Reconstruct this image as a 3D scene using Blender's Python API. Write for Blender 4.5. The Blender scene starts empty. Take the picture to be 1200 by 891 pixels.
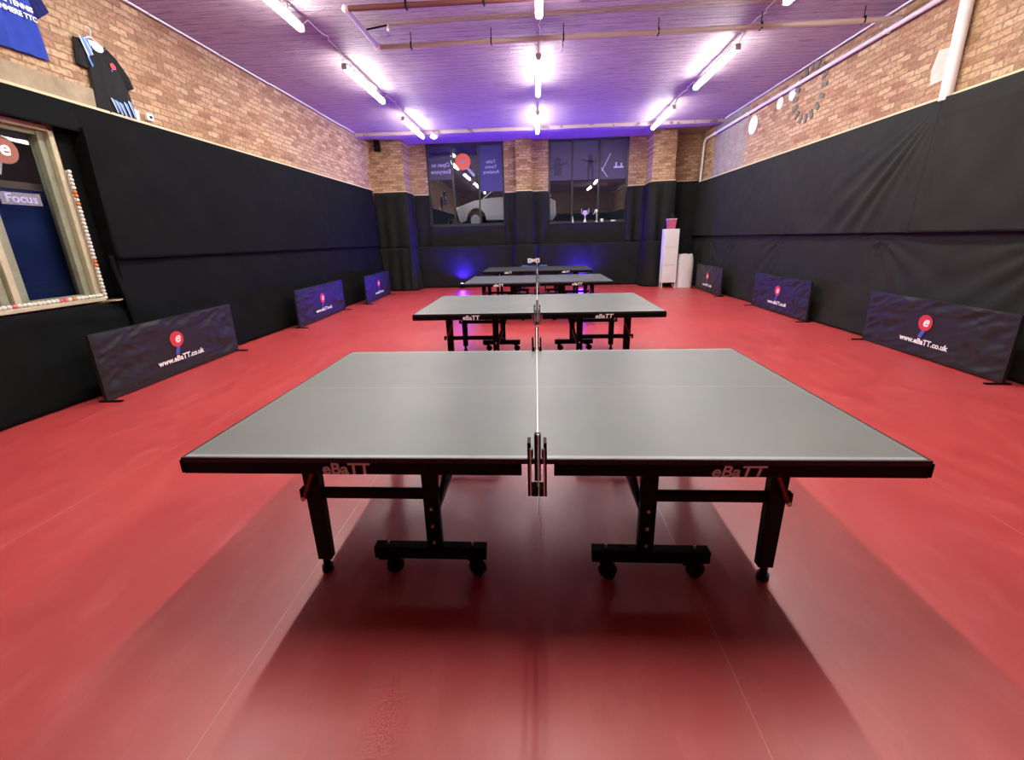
import bpy, bmesh, math, random
from mathutils import Vector, Matrix, noise
S = bpy.context.scene
COL = S.collection
PI = math.pi
random.seed(7)

# ------------------------------------------------------------------ camera, world, exposure, area-size lights
CAM = (0.0017, -2.1131, 1.5371); YAW, PITCH, ROLL, FPX, PPX, PPY = -0.0586, 0.2745, -0.0252, 484.14, 602.2, 416.3
def make_camera():
    cy, sy, cp, sp = math.cos(YAW), math.sin(YAW), math.cos(PITCH), math.sin(PITCH)
    f = Vector((sy*cp, cy*cp, -sp)); r = Vector((cy, -sy, 0)); u = r.cross(f)
    cr, sr = math.cos(ROLL), math.sin(ROLL)
    r2 = cr*r + sr*u; u2 = -sr*r + cr*u
    m = Matrix.Identity(4)
    for i in range(3):
        m[i][0], m[i][1], m[i][2], m[i][3] = r2[i], u2[i], -f[i], CAM[i]
    c = bpy.data.cameras.new('camera'); o = bpy.data.objects.new('camera', c); COL.objects.link(o)
    o.matrix_world = m
    c.sensor_fit = 'HORIZONTAL'; c.sensor_width = 36; c.lens = 36*FPX/1200
    c.shift_x = (600-PPX)/1200; c.shift_y = (PPY-445.5)/1200
    c.clip_start = .05; c.clip_end = 200
    S.camera = o
make_camera()
S.view_settings.view_transform = 'Standard'; S.view_settings.look = 'None'
S.view_settings.gamma = 1; S.view_settings.use_curve_mapping = False
S.view_settings.exposure = 0.0
LAMP_W = 33.0        # watts of each ceiling fitting's downward light
TUBE = 72.0          # emission strength of the ceiling tubes
BLUE_W = 1150.0       # watts of each blue uplighter
w = bpy.data.worlds.new('world'); S.world = w; w.use_nodes = True
w.node_tree.nodes['Background'].inputs[0].default_value = (.012, .014, .024, 1)
w.node_tree.nodes['Background'].inputs[1].default_value = 1.0
# added fill light outside the back windows, brightens the parked car
sl = bpy.data.lights.new('car_fill_light', 'AREA'); sl.energy = 260; sl.size = .6; sl.color = (.85, .9, 1)
slo = bpy.data.objects.new('car_fill_light', sl); COL.objects.link(slo); slo.location = (-1.2, 12.75, 5.6)
slo.rotation_euler = (math.radians(8), 0, 0)

lb_ = bpy.data.lights.new('next_room_fill', 'AREA'); lb_.energy = 22; lb_.size = .5; lb_.color = (1, .93, .85)  # added unseen fill, brightens the brown wall beyond the side window
lbo = bpy.data.objects.new('next_room_fill', lb_); COL.objects.link(lbo); lbo.location = (-5.75, 1.2, 3.5)

# ------------------------------------------------------------------ materials
def mat(name, color=(.5,.5,.5), rough=.5, metal=0, **kw):
    m = bpy.data.materials.new(name); m.use_nodes = True
    b = m.node_tree.nodes['Principled BSDF']
    b.inputs['Base Color'].default_value = (*color, 1); b.inputs['Roughness'].default_value = rough
    b.inputs['Metallic'].default_value = metal
    for k, v in kw.items():
        b.inputs[k.replace('_', ' ')].default_value = v
    return m
class NT:
    def __init__(s, m): s.t = m.node_tree; s.b = m.node_tree.nodes.get('Principled BSDF')
    def n(s, typ, **kw):
        x = s.t.nodes.new(typ)
        for k, v in kw.items(): setattr(x, k, v)
        return x
    def l(s, a, b): s.t.links.new(a, b)
    def coord(s): return s.n('ShaderNodeTexCoord').outputs['Object']
    def mapping(s, src, scale=(1,1,1), rot=(0,0,0), loc=(0,0,0)):
        x = s.n('ShaderNodeMapping'); x.inputs['Scale'].default_value = scale; x.inputs['Rotation'].default_value = rot
        x.inputs['Location'].default_value = loc
        s.l(src, x.inputs['Vector']); return x.outputs[0]
    def noise(s, src, scale, detail=4, rough=.55):
        x = s.n('ShaderNodeTexNoise'); x.inputs['Scale'].default_value = scale; x.inputs['Detail'].default_value = detail
        x.inputs['Roughness'].default_value = rough; s.l(src, x.inputs['Vector']); return x
    def ramp(s, src, stops):
        x = s.n('ShaderNodeValToRGB'); e = x.color_ramp.elements
        while len(e) < len(stops): e.new(.5)
        for i, (p, c) in enumerate(stops): e[i].position = p; e[i].color = (*c, 1)
        s.l(src, x.inputs[0]); return x.outputs[0]
    def math(s, op, a, b=None, clamp=False):
        x = s.n('ShaderNodeMath', operation=op, use_clamp=clamp)
        for i, v in enumerate((a, b)):
            if v is None: continue
            if isinstance(v, (int, float)): x.inputs[i].default_value = v
            else: s.l(v, x.inputs[i])
        return x.outputs[0]
    def mix(s, f, a, b, blend='MIX'):
        x = s.n('ShaderNodeMix', data_type='RGBA', blend_type=blend)
        if isinstance(f, (int, float)): x.inputs[0].default_value = f
        else: s.l(f, x.inputs[0])
        for i, v in ((6, a), (7, b)):
            if isinstance(v, tuple): x.inputs[i].default_value = (*v, 1)
            else: s.l(v, x.inputs[i])
        return x.outputs[2]
    def sep(s, src):
        x = s.n('ShaderNodeSeparateXYZ'); s.l(src, x.inputs[0]); return x.outputs
    def comb(s, a, b, c=0):
        x = s.n('ShaderNodeCombineXYZ')
        for i, v in enumerate((a, b, c)):
            if isinstance(v, (int, float)): x.inputs[i].default_value = v
            else: s.l(v, x.inputs[i])
        return x.outputs[0]
    def bump(s, h, strength=.3, dist=.01):
        x = s.n('ShaderNodeBump'); x.inputs['Strength'].default_value = strength; x.inputs['Distance'].default_value = dist
        s.l(h, x.inputs['Height']); s.l(x.outputs[0], s.b.inputs['Normal']); return x

def brick_mat(name, axis):           # axis 'x': wall runs along x ; 'y': wall runs along y
    m = mat(name, rough=.85); t = NT(m); c = t.sep(t.coord())
    v = t.comb(c[0] if axis == 'x' else c[1], c[2], 0)
    wob = t.noise(v, 4.5, 3); 
    vm = t.n('ShaderNodeVectorMath', operation='MULTIPLY_ADD'); t.l(wob.outputs['Color'], vm.inputs[0]); vm.inputs[1].default_value = (.045,.034,0); t.l(v, vm.inputs[2])
    b = t.n('ShaderNodeTexBrick'); t.l(vm.outputs[0], b.inputs['Vector'])
    b.inputs['Scale'].default_value = 1; b.inputs['Brick Width'].default_value = .235; b.inputs['Row Height'].default_value = .078
    b.inputs['Mortar Size'].default_value = .010; b.inputs['Mortar Smooth'].default_value = .4; b.inputs['Bias'].default_value = 0
    b.inputs['Color1'].default_value = (0,0,0,1); b.inputs['Color2'].default_value = (1,1,1,1); b.inputs['Mortar'].default_value = (.5,.5,.5,1)
    col = t.ramp(b.outputs['Color'], [(0,(.27,.12,.06)), (.3,(.42,.22,.12)), (.6,(.53,.33,.18)), (1,(.62,.42,.25))])
    n1 = t.noise(v, 1.1, 5, .65); n2 = t.noise(v, 22, 4, .6); n3 = t.noise(v, 5, 4, .7)
    col = t.mix(t.ramp(n1.outputs[0], [(.42,(0,0,0)), (.72,(.6,.6,.6))]), col, (.43,.32,.19))
    col = t.mix(t.ramp(n3.outputs[0], [(.58,(0,0,0)), (.74,(.7,.7,.7))]), col, (.55,.44,.29))
    col = t.mix(t.ramp(n2.outputs[0], [(.3,(.75,.75,.75)), (.55,(0,0,0))]), col, (.15,.085,.05))
    col = t.mix(t.math('MULTIPLY', b.outputs['Fac'], t.ramp(n3.outputs[0], [(.3,(1,1,1)), (.65,(.35,.35,.35))])), col, (.21,.145,.09))
    if axis == 'y':
        # bare grey render panel near the far right corner
        inx = t.math('MULTIPLY', t.math('GREATER_THAN', c[1], 9.05), t.math('LESS_THAN', c[1], 10.9))
        inx = t.math('MULTIPLY', inx, t.math('GREATER_THAN', c[0], 0.0))
        grey = t.ramp(t.noise(v, 4, 6, .7).outputs[0], [(.3,(.20,.17,.14)), (.7,(.36,.32,.28))])
        col = t.mix(t.math('MULTIPLY', inx, .9), col, grey)
    t.l(col, t.b.inputs['Base Color'])
    h = t.math('ADD', t.math('MULTIPLY', b.outputs['Fac'], -1.0), t.math('MULTIPLY', n2.outputs[0], 1.1))
    t.bump(h, .9, .012)
    return m
M = {}
M['brick_x'] = brick_mat('brick_across', 'x'); M['brick_y'] = brick_mat('brick_along', 'y')
def concrete(name, lo, hi, rough=.9, sc=3):
    m = mat(name, rough=rough); t = NT(m); c = t.coord(); n = t.noise(c, sc, 7, .7)
    t.l(t.ramp(n.outputs[0], [(.3, lo), (.7, hi)]), t.b.inputs['Base Color']); t.bump(n.outputs[0], .4, .02); return m
M['concrete'] = concrete('lintel_concrete', (.22,.175,.11), (.44,.36,.24))
M['plaster'] = concrete('pale_plaster', (.50,.46,.38), (.66,.62,.54), sc=9)
M['darkstone'] = concrete('dark_stone', (.10,.10,.085), (.2,.19,.16), sc=12)
# ceiling: board-marked painted concrete, ridges running across the room
m = mat('painted_board_ceiling', rough=.55); t = NT(m); c = t.coord()
s1 = t.noise(t.mapping(c, (.35, 9, 1)), 2.0, 5, .6); s2 = t.noise(t.mapping(c, (1.2, 30, 1)), 2.0, 3, .6); s3 = t.noise(c, 34, 4, .7)
wv = t.math('PINGPONG', t.math('ADD', t.sep(c)[1], t.math('MULTIPLY', t.noise(t.mapping(c,(.2,.3,1)), 3, 2).outputs[0], .03)), .075)
ridge = t.math('LESS_THAN', wv, .006)
col = t.ramp(s1.outputs[0], [(.3,(.44,.33,.38)), (.7,(.60,.47,.53))])
col = t.mix(t.math('MULTIPLY', t.math('LESS_THAN', s2.outputs[0], .41), .7), col, (.13,.08,.10))
col = t.mix(t.math('MULTIPLY', ridge, .5), col, (.12,.08,.10))
t.l(col, t.b.inputs['Base Color'])
h = t.math('ADD', t.math('ADD', t.math('MULTIPLY', s1.outputs[0], 1.2), t.math('MULTIPLY', s2.outputs[0], .7)), t.math('ADD', t.math('MULTIPLY', s3.outputs[0], .45), t.math('MULTIPLY', ridge, -.5)))
t.bump(h, 1.0, .05); M['ceiling'] = m
# floor: red sports vinyl in sheets
m = mat('red_sports_vinyl', rough=.38, Specular_IOR_Level=.85); t = NT(m); c = t.coord(); xs = t.sep(c)
n1 = t.noise(c, .9, 5, .6); n2 = t.noise(t.mapping(c, (1, .35, 1)), 7, 5, .7); n3 = t.noise(c, 160, 2, .5)
col = t.ramp(n1.outputs[0], [(.3,(.43,.040,.043)), (.7,(.51,.055,.056))])
col = t.mix(t.ramp(n2.outputs[0], [(.5,(0,0,0)), (.75,(.5,.5,.5))]), col, (.60,.105,.10))
seam = t.math('LESS_THAN', t.math('ABSOLUTE', t.math('SUBTRACT', t.math('MODULO', t.math('ADD', xs[0], 20.9), 1.8), 0.0)), .004)
seam = t.math('MULTIPLY', seam, t.ramp(t.noise(t.mapping(c,(0,1,0)), 2.2, 4, .7).outputs[0], [(.35,(.05,.05,.05)), (.65,(.7,.7,.7))]))
col = t.mix(seam, col, (.62,.35,.30)); t.l(col, t.b.inputs['Base Color'])
rg = t.ramp(n2.outputs[0], [(.3,(.33,.33,.33)), (.75,(.48,.48,.48))]); t.l(rg, t.b.inputs['Roughness'])
t.bump(n3.outputs[0], .12, .002); M['floor'] = m
def cloth(name, c0, c1, rough=.85, sheen=.0, spec=.12):
    m = mat(name, rough=rough); t = NT(m); c = t.coord(); n = t.noise(c, 2.2, 5, .6); f = t.noise(c, 260, 1)
    t.l(t.ramp(n.outputs[0], [(.3, c0), (.7, c1)]), t.b.inputs['Base Color'])
    t.b.inputs['Sheen Weight'].default_value = sheen; t.b.inputs['Specular IOR Level'].default_value = spec; t.bump(f.outputs[0], .15, .001); return m
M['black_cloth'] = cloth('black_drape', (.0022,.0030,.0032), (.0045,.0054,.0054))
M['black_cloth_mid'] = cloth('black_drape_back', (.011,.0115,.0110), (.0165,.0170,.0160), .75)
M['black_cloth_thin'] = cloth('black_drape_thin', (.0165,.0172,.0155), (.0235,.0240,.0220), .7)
# barrier vinyl
m = mat('barrier_vinyl', (.019,.0195,.021), .46, Specular_IOR_Level=.28); t = NT(m); c = t.coord()
w1 = t.noise(t.mapping(c, (1.6, 1, 3.5), rot=(0,.25,0)), 2.0, 3, .5); t.bump(w1.outputs[0], .10, .04); M['vinyl'] = m
M['metal_black'] = mat('black_powder_coat', (.0018,.0024,.0024), .45, Specular_IOR_Level=.14)
M['plastic_black'] = mat('black_plastic', (.0028,.0034,.0034), .5, Specular_IOR_Level=.15)
M['rubber'] = mat('black_rubber', (.008,.0085,.0085), .55, Specular_IOR_Level=.3)
M['chrome'] = mat('bright_steel', (.7,.72,.70), .3, .5)
M['red_metal'] = mat('red_brown_brace', (.25,.035,.02), .4)
M['white_paint'] = mat('white_letter_paint', (.93,.93,.91), .4)
M['white_gloss'] = mat('white_plastic', (.80,.79,.76), .4)
M['white_pipe'] = mat('white_painted_pipe', (.78,.74,.74), .4)
M['cream_pipe'] = mat('cream_painted_pipe', (.58,.48,.42), .45)
M['red_pipe'] = mat('red_lead_pipe', (.17,.055,.045), .5)
M['cream_wood'] = concrete('cream_painted_wood', (.46,.42,.26), (.62,.57,.39), .55, 6)
M['grey_wood'] = concrete('grey_green_jamb', (.20,.215,.14), (.32,.34,.24), .6, 5)
M['batten'] = mat('pale_pine_batten', (.68,.56,.36), .6)
M['alu'] = mat('dark_window_frame', (.03,.03,.032), .4, .3)
# table top with its white edge and centre lines (object coordinates: half spans |x| .005..1.37)
m = mat('grey_table_top', (.075,.080,.080), .42); t = NT(m); c = t.coord(); xs = t.sep(c)
ax = t.math('ABSOLUTE', xs[0]); ay = t.math('ABSOLUTE', xs[1])
ln = t.math('MAXIMUM', t.math('MULTIPLY', t.math('GREATER_THAN', ay, .736), t.math('LESS_THAN', ay, .754)),
     t.math('MAXIMUM', t.math('MULTIPLY', t.math('MULTIPLY', t.math('GREATER_THAN', ax, 1.343), t.math('LESS_THAN', ax, 1.358)), .2), t.math('MULTIPLY', t.math('LESS_THAN', ay, .0018), .8)))
edge = t.math('MAXIMUM', t.math('GREATER_THAN', ay, .7545), t.math('GREATER_THAN', ax, 1.358))
g = t.noise(c, 1.4, 3); base = t.ramp(g.outputs[0], [(.3,(.134,.152,.142)), (.7,(.160,.178,.164))])
col = t.mix(t.math('MULTIPLY', ln, .35), base, (.6,.6,.58)); col = t.mix(edge, col, (.012,.012,.012)); t.l(col, t.b.inputs['Base Color'])
M['table_top'] = m
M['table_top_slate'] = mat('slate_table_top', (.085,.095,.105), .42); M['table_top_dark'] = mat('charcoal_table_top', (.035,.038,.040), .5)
M['net'] = bpy.data.materials.new('net_mesh'); M['net'].use_nodes = True; t = NT(M['net']); c = t.sep(t.coord())
a = t.math('LESS_THAN', t.math('PINGPONG', c[1], .006), .0012); b_ = t.math('LESS_THAN', t.math('PINGPONG', c[2], .006), .0012)
f = t.math('MAXIMUM', a, b_); tr = t.n('ShaderNodeBsdfTransparent'); mx = t.n('ShaderNodeMixShader')
t.b.inputs['Base Color'].default_value = (.02,.025,.03,1); t.l(f, mx.inputs[0]); t.l(tr.outputs[0], mx.inputs[1]); t.l(t.b.outputs[0], mx.inputs[2])
t.l(mx.outputs[0], M['net'].node_tree.nodes['Material Output'].inputs[0])
def glass(name, ior, tint=(1,1,1), rough=0.0):
    m = bpy.data.materials.new(name); m.use_nodes = True; t = NT(m); t.t.nodes.remove(t.b)
    fr = t.n('ShaderNodeFresnel'); fr.inputs[0].default_value = ior
    tr = t.n('ShaderNodeBsdfTransparent'); tr.inputs[0].default_value = (*tint, 1); gl = t.n('ShaderNodeBsdfGlossy'); gl.inputs['Roughness'].default_value = rough
    mx = t.n('ShaderNodeMixShader'); t.l(fr.outputs[0], mx.inputs[0]); t.l(tr.outputs[0], mx.inputs[1]); t.l(gl.outputs[0], mx.inputs[2])
    t.l(mx.outputs[0], t.t.nodes['Material Output'].inputs[0]); return m
M['glass'] = glass('window_glass', 1.9, (.85,.87,.9)); M['glass_side'] = glass('side_window_glass', 1.22, (.85,.88,.9))
def film(name, col, a):
    m = mat(name, col, .6); m.node_tree.nodes['Principled BSDF'].inputs['Alpha'].default_value = a; return m
M['film_blue'] = film('blue_window_film', (.05,.045,.22), .85); M['film_pale'] = film('pale_window_film', (.075,.065,.13), .8)
M['film_text'] = film('pale_film_letters', (.50,.50,.80), .9)
M['film_dark'] = film('dark_film_print', (.03,.026,.06), .9)
M['film_grey'] = film('grey_lettering_film', (.45,.42,.52), .35)
def emit(name, col, s):
    m = mat(name, col, .5); b = m.node_tree.nodes['Principled BSDF']
    b.inputs['Emission Color'].default_value = (*col, 1); b.inputs['Emission Strength'].default_value = s; return m
M['tube'] = emit('lit_tube_diffuser', (1, .955, .885), TUBE)
M['blue_lens'] = emit('lit_blue_lens', (.12, .10, 1), 30)
M['bulkhead'] = emit('lit_bulkhead_lens', (1, .97, .95), 20)
M['logo_red'] = mat('logo_red', (.62,.035,.05), .5); M['logo_blue'] = mat('logo_blue', (.06,.10,.50), .5)
M['logo_coral'] = mat('logo_coral', (.85,.16,.08), .55); M['logo_rust'] = mat('logo_rust', (.30,.10,.07), .6); M['logo_grey'] = mat('logo_handle_grey', (.22,.24,.26), .5)
M['logo_slate'] = mat('logo_handle_slate', (.25,.32,.50), .5)
M['shirt_blue'] = cloth('blue_jersey_cloth', (.025,.055,.34), (.035,.075,.42), .7); M['shirt_navy'] = cloth('navy_sleeve_cloth', (.012,.016,.10), (.016,.02,.13), .7)
M['shirt_black'] = cloth('black_jersey_cloth', (.010,.010,.011), (.016,.016,.016), .6)
M['stripe_blue'] = mat('stripe_blue', (.10,.28,.80), .6); M['stripe_white'] = mat('stripe_white', (.75,.80,.9), .6)
M['ball_white'] = mat('white_ball', (.80,.78,.72), .4); M['ball_orange'] = mat('orange_ball', (.80,.22,.06), .4); M['ball_pink'] = mat('pink_ball', (.80,.12,.22), .4)
M['navy_board'] = cloth('navy_board', (.012,.028,.12), (.02,.04,.17), .7, 0)
M['brown_wall'] = concrete('brown_room_beyond', (.09,.06,.04), (.17,.12,.09), .8, 2)
M['card'] = mat('cardboard', (.62,.42,.24), .8)
M['pink_tub'] = mat('pink_translucent_tub', (.55,.12,.22), .3); M['silver'] = mat('trophy_silver', (.85,.85,.83), .3, .4)
M['score_white'] = mat('score_card_white', (.85,.85,.85), .4); M['score_cream'] = mat('score_card_cream', (.85,.62,.42), .4)
M['score_ink'] = mat('score_card_ink', (.05,.04,.05), .5)
M['table_blue'] = mat('blue_laminate', (.06,.12,.42), .4)
M['car_paint'] = mat('silver_car_paint', (.55,.56,.58), .3, .5); M['car_glass'] = mat('dark_car_glass', (.01,.012,.015), .08)
M['asphalt'] = concrete('dark_asphalt', (.02,.02,.02), (.04,.04,.04), .9, 6)
M['cord'] = mat('white_cord', (.8,.78,.72), .7)

# ------------------------------------------------------------------ mesh helpers
class MB:
    def __init__(s): s.bm = bmesh.new()
    def box(s, c, d, rot=None, bevel=0, taper=None):
        r = bmesh.ops.create_cube(s.bm, size=1); vs = r['verts']
        for v in vs:
            v.co = Vector((v.co.x*d[0], v.co.y*d[1], v.co.z*d[2]))
            if taper and v.co.z < 0: v.co.x *= taper; v.co.y *= taper
        if bevel:
            es = list({e for v in vs for e in v.link_edges})
            rb = bmesh.ops.bevel(s.bm, geom=es, offset=bevel, segments=2, affect='EDGES', profile=.5)
            vs = list({v for f in rb['faces'] for v in f.verts} | {v for v in vs if v.is_valid})
        mt = Matrix.Translation(Vector(c)) @ (rot.to_4x4() if rot else Matrix.Identity(4))
        bmesh.ops.transform(s.bm, matrix=mt, verts=vs); return s
    def bar(s, a, b, w, h, up=(0,0,1), bevel=0):       # rectangular bar from a to b
        a, b = Vector(a), Vector(b); d = (b-a); L = d.length; z = d.normalized(); u = Vector(up)
        if abs(z.dot(u)) > .98: u = Vector((0,1,0))
        x = u.cross(z).normalized(); y = z.cross(x)
        R = Matrix((x, y, z)).transposed(); return s.box((a+b)/2, (w, h, L), R, bevel)
    def cyl(s, a, b, r, seg=16, r2=None):
        a, b = Vector(a), Vector(b); d = b-a
        q = Vector((0,0,1)).rotation_difference(d.normalized()).to_matrix().to_4x4()
        mt = Matrix.Translation((a+b)/2) @ q
        bmesh.ops.create_cone(s.bm, cap_ends=True, segments=seg, radius1=r, radius2=r if r2 is None else r2, depth=d.length, matrix=mt); return s
    def tube(s, pts, r, seg=10):
        pts = [Vector(p) for p in pts]; rings = []
        for i, p in enumerate(pts):
            d = ((pts[min(i+1, len(pts)-1)] - p).normalized() + (p - pts[max(i-1, 0)]).normalized()).normalized()
            u = Vector((0,0,1)) if abs(d.z) < .9 else Vector((0,1,0)); x = u.cross(d).normalized(); y = d.cross(x)
            rings.append([s.bm.verts.new(p + r*(math.cos(2*PI*k/seg)*x + math.sin(2*PI*k/seg)*y)) for k in range(seg)])
        for a, b in zip(rings, rings[1:]):
            for k in range(seg): s.bm.faces.new((a[k], a[(k+1) % seg], b[(k+1) % seg], b[k]))
        s.bm.faces.new(rings[0][::-1]); s.bm.faces.new(rings[-1]); return s
    def sphere(s, c, r, seg=16, sc=(1,1,1)):
        bmesh.ops.create_uvsphere(s.bm, u_segments=seg, v_segments=max(6, seg*2//3), radius=r, matrix=Matrix.Translation(Vector(c)) @ Matrix.Diagonal((*sc, 1))); return s
    def lathe(s, prof, c=(0,0,0), seg=20):
        c = Vector(c); rings = [[s.bm.verts.new(c + Vector((r*math.cos(2*PI*k/seg), r*math.sin(2*PI*k/seg), z))) for k in range(seg)] for r, z in prof]
        for a, b in zip(rings, rings[1:]):
            for k in range(seg): s.bm.faces.new((a[k], a[(k+1) % seg], b[(k+1) % seg], b[k]))
        s.bm.faces.new(rings[0][::-1]); s.bm.faces.new(rings[-1]); return s
    def poly(s, pts, ext):                               # planar outline extruded by vector
        vs = [s.bm.verts.new(Vector(p)) for p in pts]; f = s.bm.faces.new(vs)
        r = bmesh.ops.extrude_face_region(s.bm, geom=[f]); nv = [g for g in r['geom'] if isinstance(g, bmesh.types.BMVert)]
        bmesh.ops.translate(s.bm, vec=Vector(ext), verts=nv); return s
    def grid(s, fn, nu, nv):
        g = [[s.bm.verts.new(Vector(fn(i/nu, j/nv))) for j in range(nv+1)] for i in range(nu+1)]
        for i in range(nu):
            for j in range(nv): s.bm.faces.new((g[i][j], g[i+1][j], g[i+1][j+1], g[i][j+1]))
        return s
    def build(s, name, m, parent=None, smooth=False, loc=None):
        bmesh.ops.recalc_face_normals(s.bm, faces=s.bm.faces)
        me = bpy.data.meshes.new(name); s.bm.to_mesh(me); s.bm.free(); me.materials.append(m)
        if smooth:
            for p in me.polygons: p.use_smooth = True
            try: me.set_sharp_from_angle(angle=math.radians(38))
            except Exception: pass
        o = bpy.data.objects.new(name, me); COL.objects.link(o)
        if parent: o.parent = parent
        if loc: o.location = loc
        return o
def tag(o, label, cat, group=None, kind=None):
    o['label'] = label; o['category'] = cat
    if group: o['group'] = group
    if kind: o['kind'] = kind
    return o
def thing(name, label, cat, loc=(0,0,0), rz=0, group=None):
    o = bpy.data.objects.new(name, None); o.empty_display_size = .1; COL.objects.link(o)
    o.location = loc; o.rotation_euler = (0,0,rz); return tag(o, label, cat, group)
def struct(o): o['kind'] = 'structure'; return o
KIDS = {}
def copy_tree(o, parent=None):
    c = o.copy(); COL.objects.link(c)
    if parent: c.parent = parent
    for ch in [x for x in list(COL.objects) if x.parent == o]: copy_tree(ch, c)
    return c
def solidify(o, t=.003, off=0):
    md = o.modifiers.new('thickness', 'SOLIDIFY'); md.thickness = t; md.offset = off; return o
def text_mesh(name, body, size, m, parent, loc, rot, ext=.001, shear=0, bold=0, align='CENTER', mirror=False, sx=1, space=1):
    cu = bpy.data.curves.new(name, 'FONT'); cu.body = body; cu.size = size; cu.extrude = ext; cu.shear = shear; cu.offset = bold
    cu.align_x = align; cu.align_y = 'BOTTOM_BASELINE' if 'BOTTOM_BASELINE' in [e.identifier for e in cu.bl_rna.properties['align_y'].enum_items] else 'TOP_BASELINE'
    cu.space_character = space; cu.resolution_u = 3
    to = bpy.data.objects.new(name, cu); COL.objects.link(to)
    bpy.context.view_layer.update()
    me = bpy.data.meshes.new_from_object(to.evaluated_get(bpy.context.evaluated_depsgraph_get()))
    bpy.data.objects.remove(to); bpy.data.curves.remove(cu)
    for v in me.vertices: v.co.x *= (-sx if mirror else sx)
    if mirror: me.flip_normals()
    me.materials.clear(); me.materials.append(m)
    o = bpy.data.objects.new(name, me); COL.objects.link(o)
    if parent: o.parent = parent
    o.location = loc; o.rotation_euler = rot; return o
def nz(x, y=0, z=0): return noise.noise(Vector((x, y, z)))

# ------------------------------------------------------------------ room shell
XL, XR, YB, YF, ZC = -5.02, 5.03, 12.0, -2.72, 4.47
struct(MB().box((0, (YB+YF)/2, -.05), (XR-XL+.6, YB-YF+.6, .1)).build('floor', M['floor']))
struct(MB().box((0, (YB+YF)/2, ZC+.05), (XR-XL+.6, YB-YF+.6, .1)).build('ceiling', M['ceiling']))
# left wall with the window opening y -.62..2.40, z 1.00..2.76
wl = MB(); WY0, WY1, WZ0, WZ1 = -.62, 2.36, .97, 2.76
wl.box((XL-.1, (WY1+YB+.2)/2, ZC/2), (.2, YB+.2-WY1, ZC)); wl.box((XL-.1, (YF-.2+WY0)/2, ZC/2), (.2, WY0-YF+.2, ZC))
wl.box((XL-.1, (WY0+WY1)/2, WZ0/2), (.2, WY1-WY0, WZ0)); wl.box((XL-.1, (WY0+WY1)/2, (WZ1+ZC)/2), (.2, WY1-WY0, ZC-WZ1))
struct(wl.build('wall_left', M['brick_y']))
struct(MB().box((XR+.1, (YB+YF)/2, ZC/2), (.2, YB-YF+.4, ZC)).build('wall_right', M['brick_y']))
struct(MB().box((0, YF-.1, ZC/2), (XR-XL, .2, ZC)).build('wall_rear', M['brick_x']))
# back wall with two tall windows and three piers
WIN = [(-3.46, -.99), (.40, 2.90)]; WZ = 1.99
wb = MB()
for x0, x1 in ((XL-.2, WIN[0][0]), (WIN[0][1], WIN[1][0]), (WIN[1][1], XR+.2)): wb.box(((x0+x1)/2, YB+.15, ZC/2), (x1-x0, .3, ZC))
for x0, x1 in WIN: wb.box(((x0+x1)/2, YB+.15, WZ/2), (x1-x0, .3, WZ))
wb.box(((XL-4.0)/2-.005, 11.66, ZC/2), (-4.0-XL+.01, .68, ZC))       # left pier
wb.box((-.365, 11.86, ZC/2), (.49, .28, ZC))                          # middle pier
wb.box((3.77, 11.64, ZC/2), (.66, .72, ZC))                           # right pier
struct(wb.build('wall_back', M['brick_x']))
struct(MB().box((0, 10.56, 4.425), (XR-XL, .32, .09), bevel=.006).build('trim_1', M['ceiling']))   # downstand beam
# narrow cable trunking where ceiling meets the side walls
for i, x in enumerate((XL+.05, XR-.05)):
    b = MB(); y = YF
    while y < 10.2:
        L = min(random.uniform(1.2, 2.4), 10.25-y); b.box((x, y+L/2, 4.445+random.uniform(-.006,.006)), (.03, L-.015, .022), bevel=.004); y += L
    struct(b.build('trim_%d' % (i+2), M['white_pipe']))
# raw concrete lintel over the left window
struct(MB().box((XL+.012, .9, 3.16), (.05, 4.1, .25), bevel=.006).build('trim_4', M['concrete']))
# battens holding the top of the drapes
b = MB(); b.bar((XL+.03, YF, 3.072), (XL+.03, 11.28, 3.072), .06, .026)
struct(b.build('trim_5', M['batten']))
b = MB(); b.bar((XR-.03, YF, 3.072), (XR-.03, 11.95, 3.072), .06, .026)
struct(b.build('trim_6', M['batten']))
b = MB()
for a, c in (((-5.0,11.29,2.99),(-3.98,11.29,2.99)), ((-3.98,11.3,2.99),(-3.98,12,2.99)), ((-4.0,11.97,2.95),(-3.5,11.97,2.94)), ((-.97,11.97,2.95),(-.6,11.97,2.95)), ((-.62,11.7,2.95),(-.11,11.7,2.95)),
             ((-.11,11.97,2.95),(.38,11.97,2.97)), ((2.94,11.97,3.03),(3.44,11.97,3.04)), ((3.42,11.3,3.05),(3.42,12,3.05)), ((3.42,11.26,3.06),(4.12,11.26,3.07)), ((4.1,11.97,3.11),(5.0,11.97,3.12))):
    b.bar((a[0], a[1]-.02, a[2]+.025), (c[0], c[1]-.02, c[2]+.025), .05, .022)
struct(b.build('trim_7', M['batten']))
# round bricked-up flue: ring of dark stones in the right wall
b = MB()
for k in range(16):
    a = 2*PI*k/16; b.box((XR-.004, 6.75+.42*math.cos(a), 3.98+.42*math.sin(a)), (.03, .075, .15), Matrix.Rotation(a-PI/2, 3, 'X'), bevel=.008)
struct(b.build('trim_8', M['darkstone']))
b = MB(); pts = [(3.86,3.30),(4.14,3.28),(4.17,3.45),(4.12,3.66),(3.95,3.64),(3.84,3.62)]
b.poly([(XR-.012, y, z) for y, z in pts], (.02,0,0)); struct(b.build('trim_9', M['plaster']))

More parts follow.
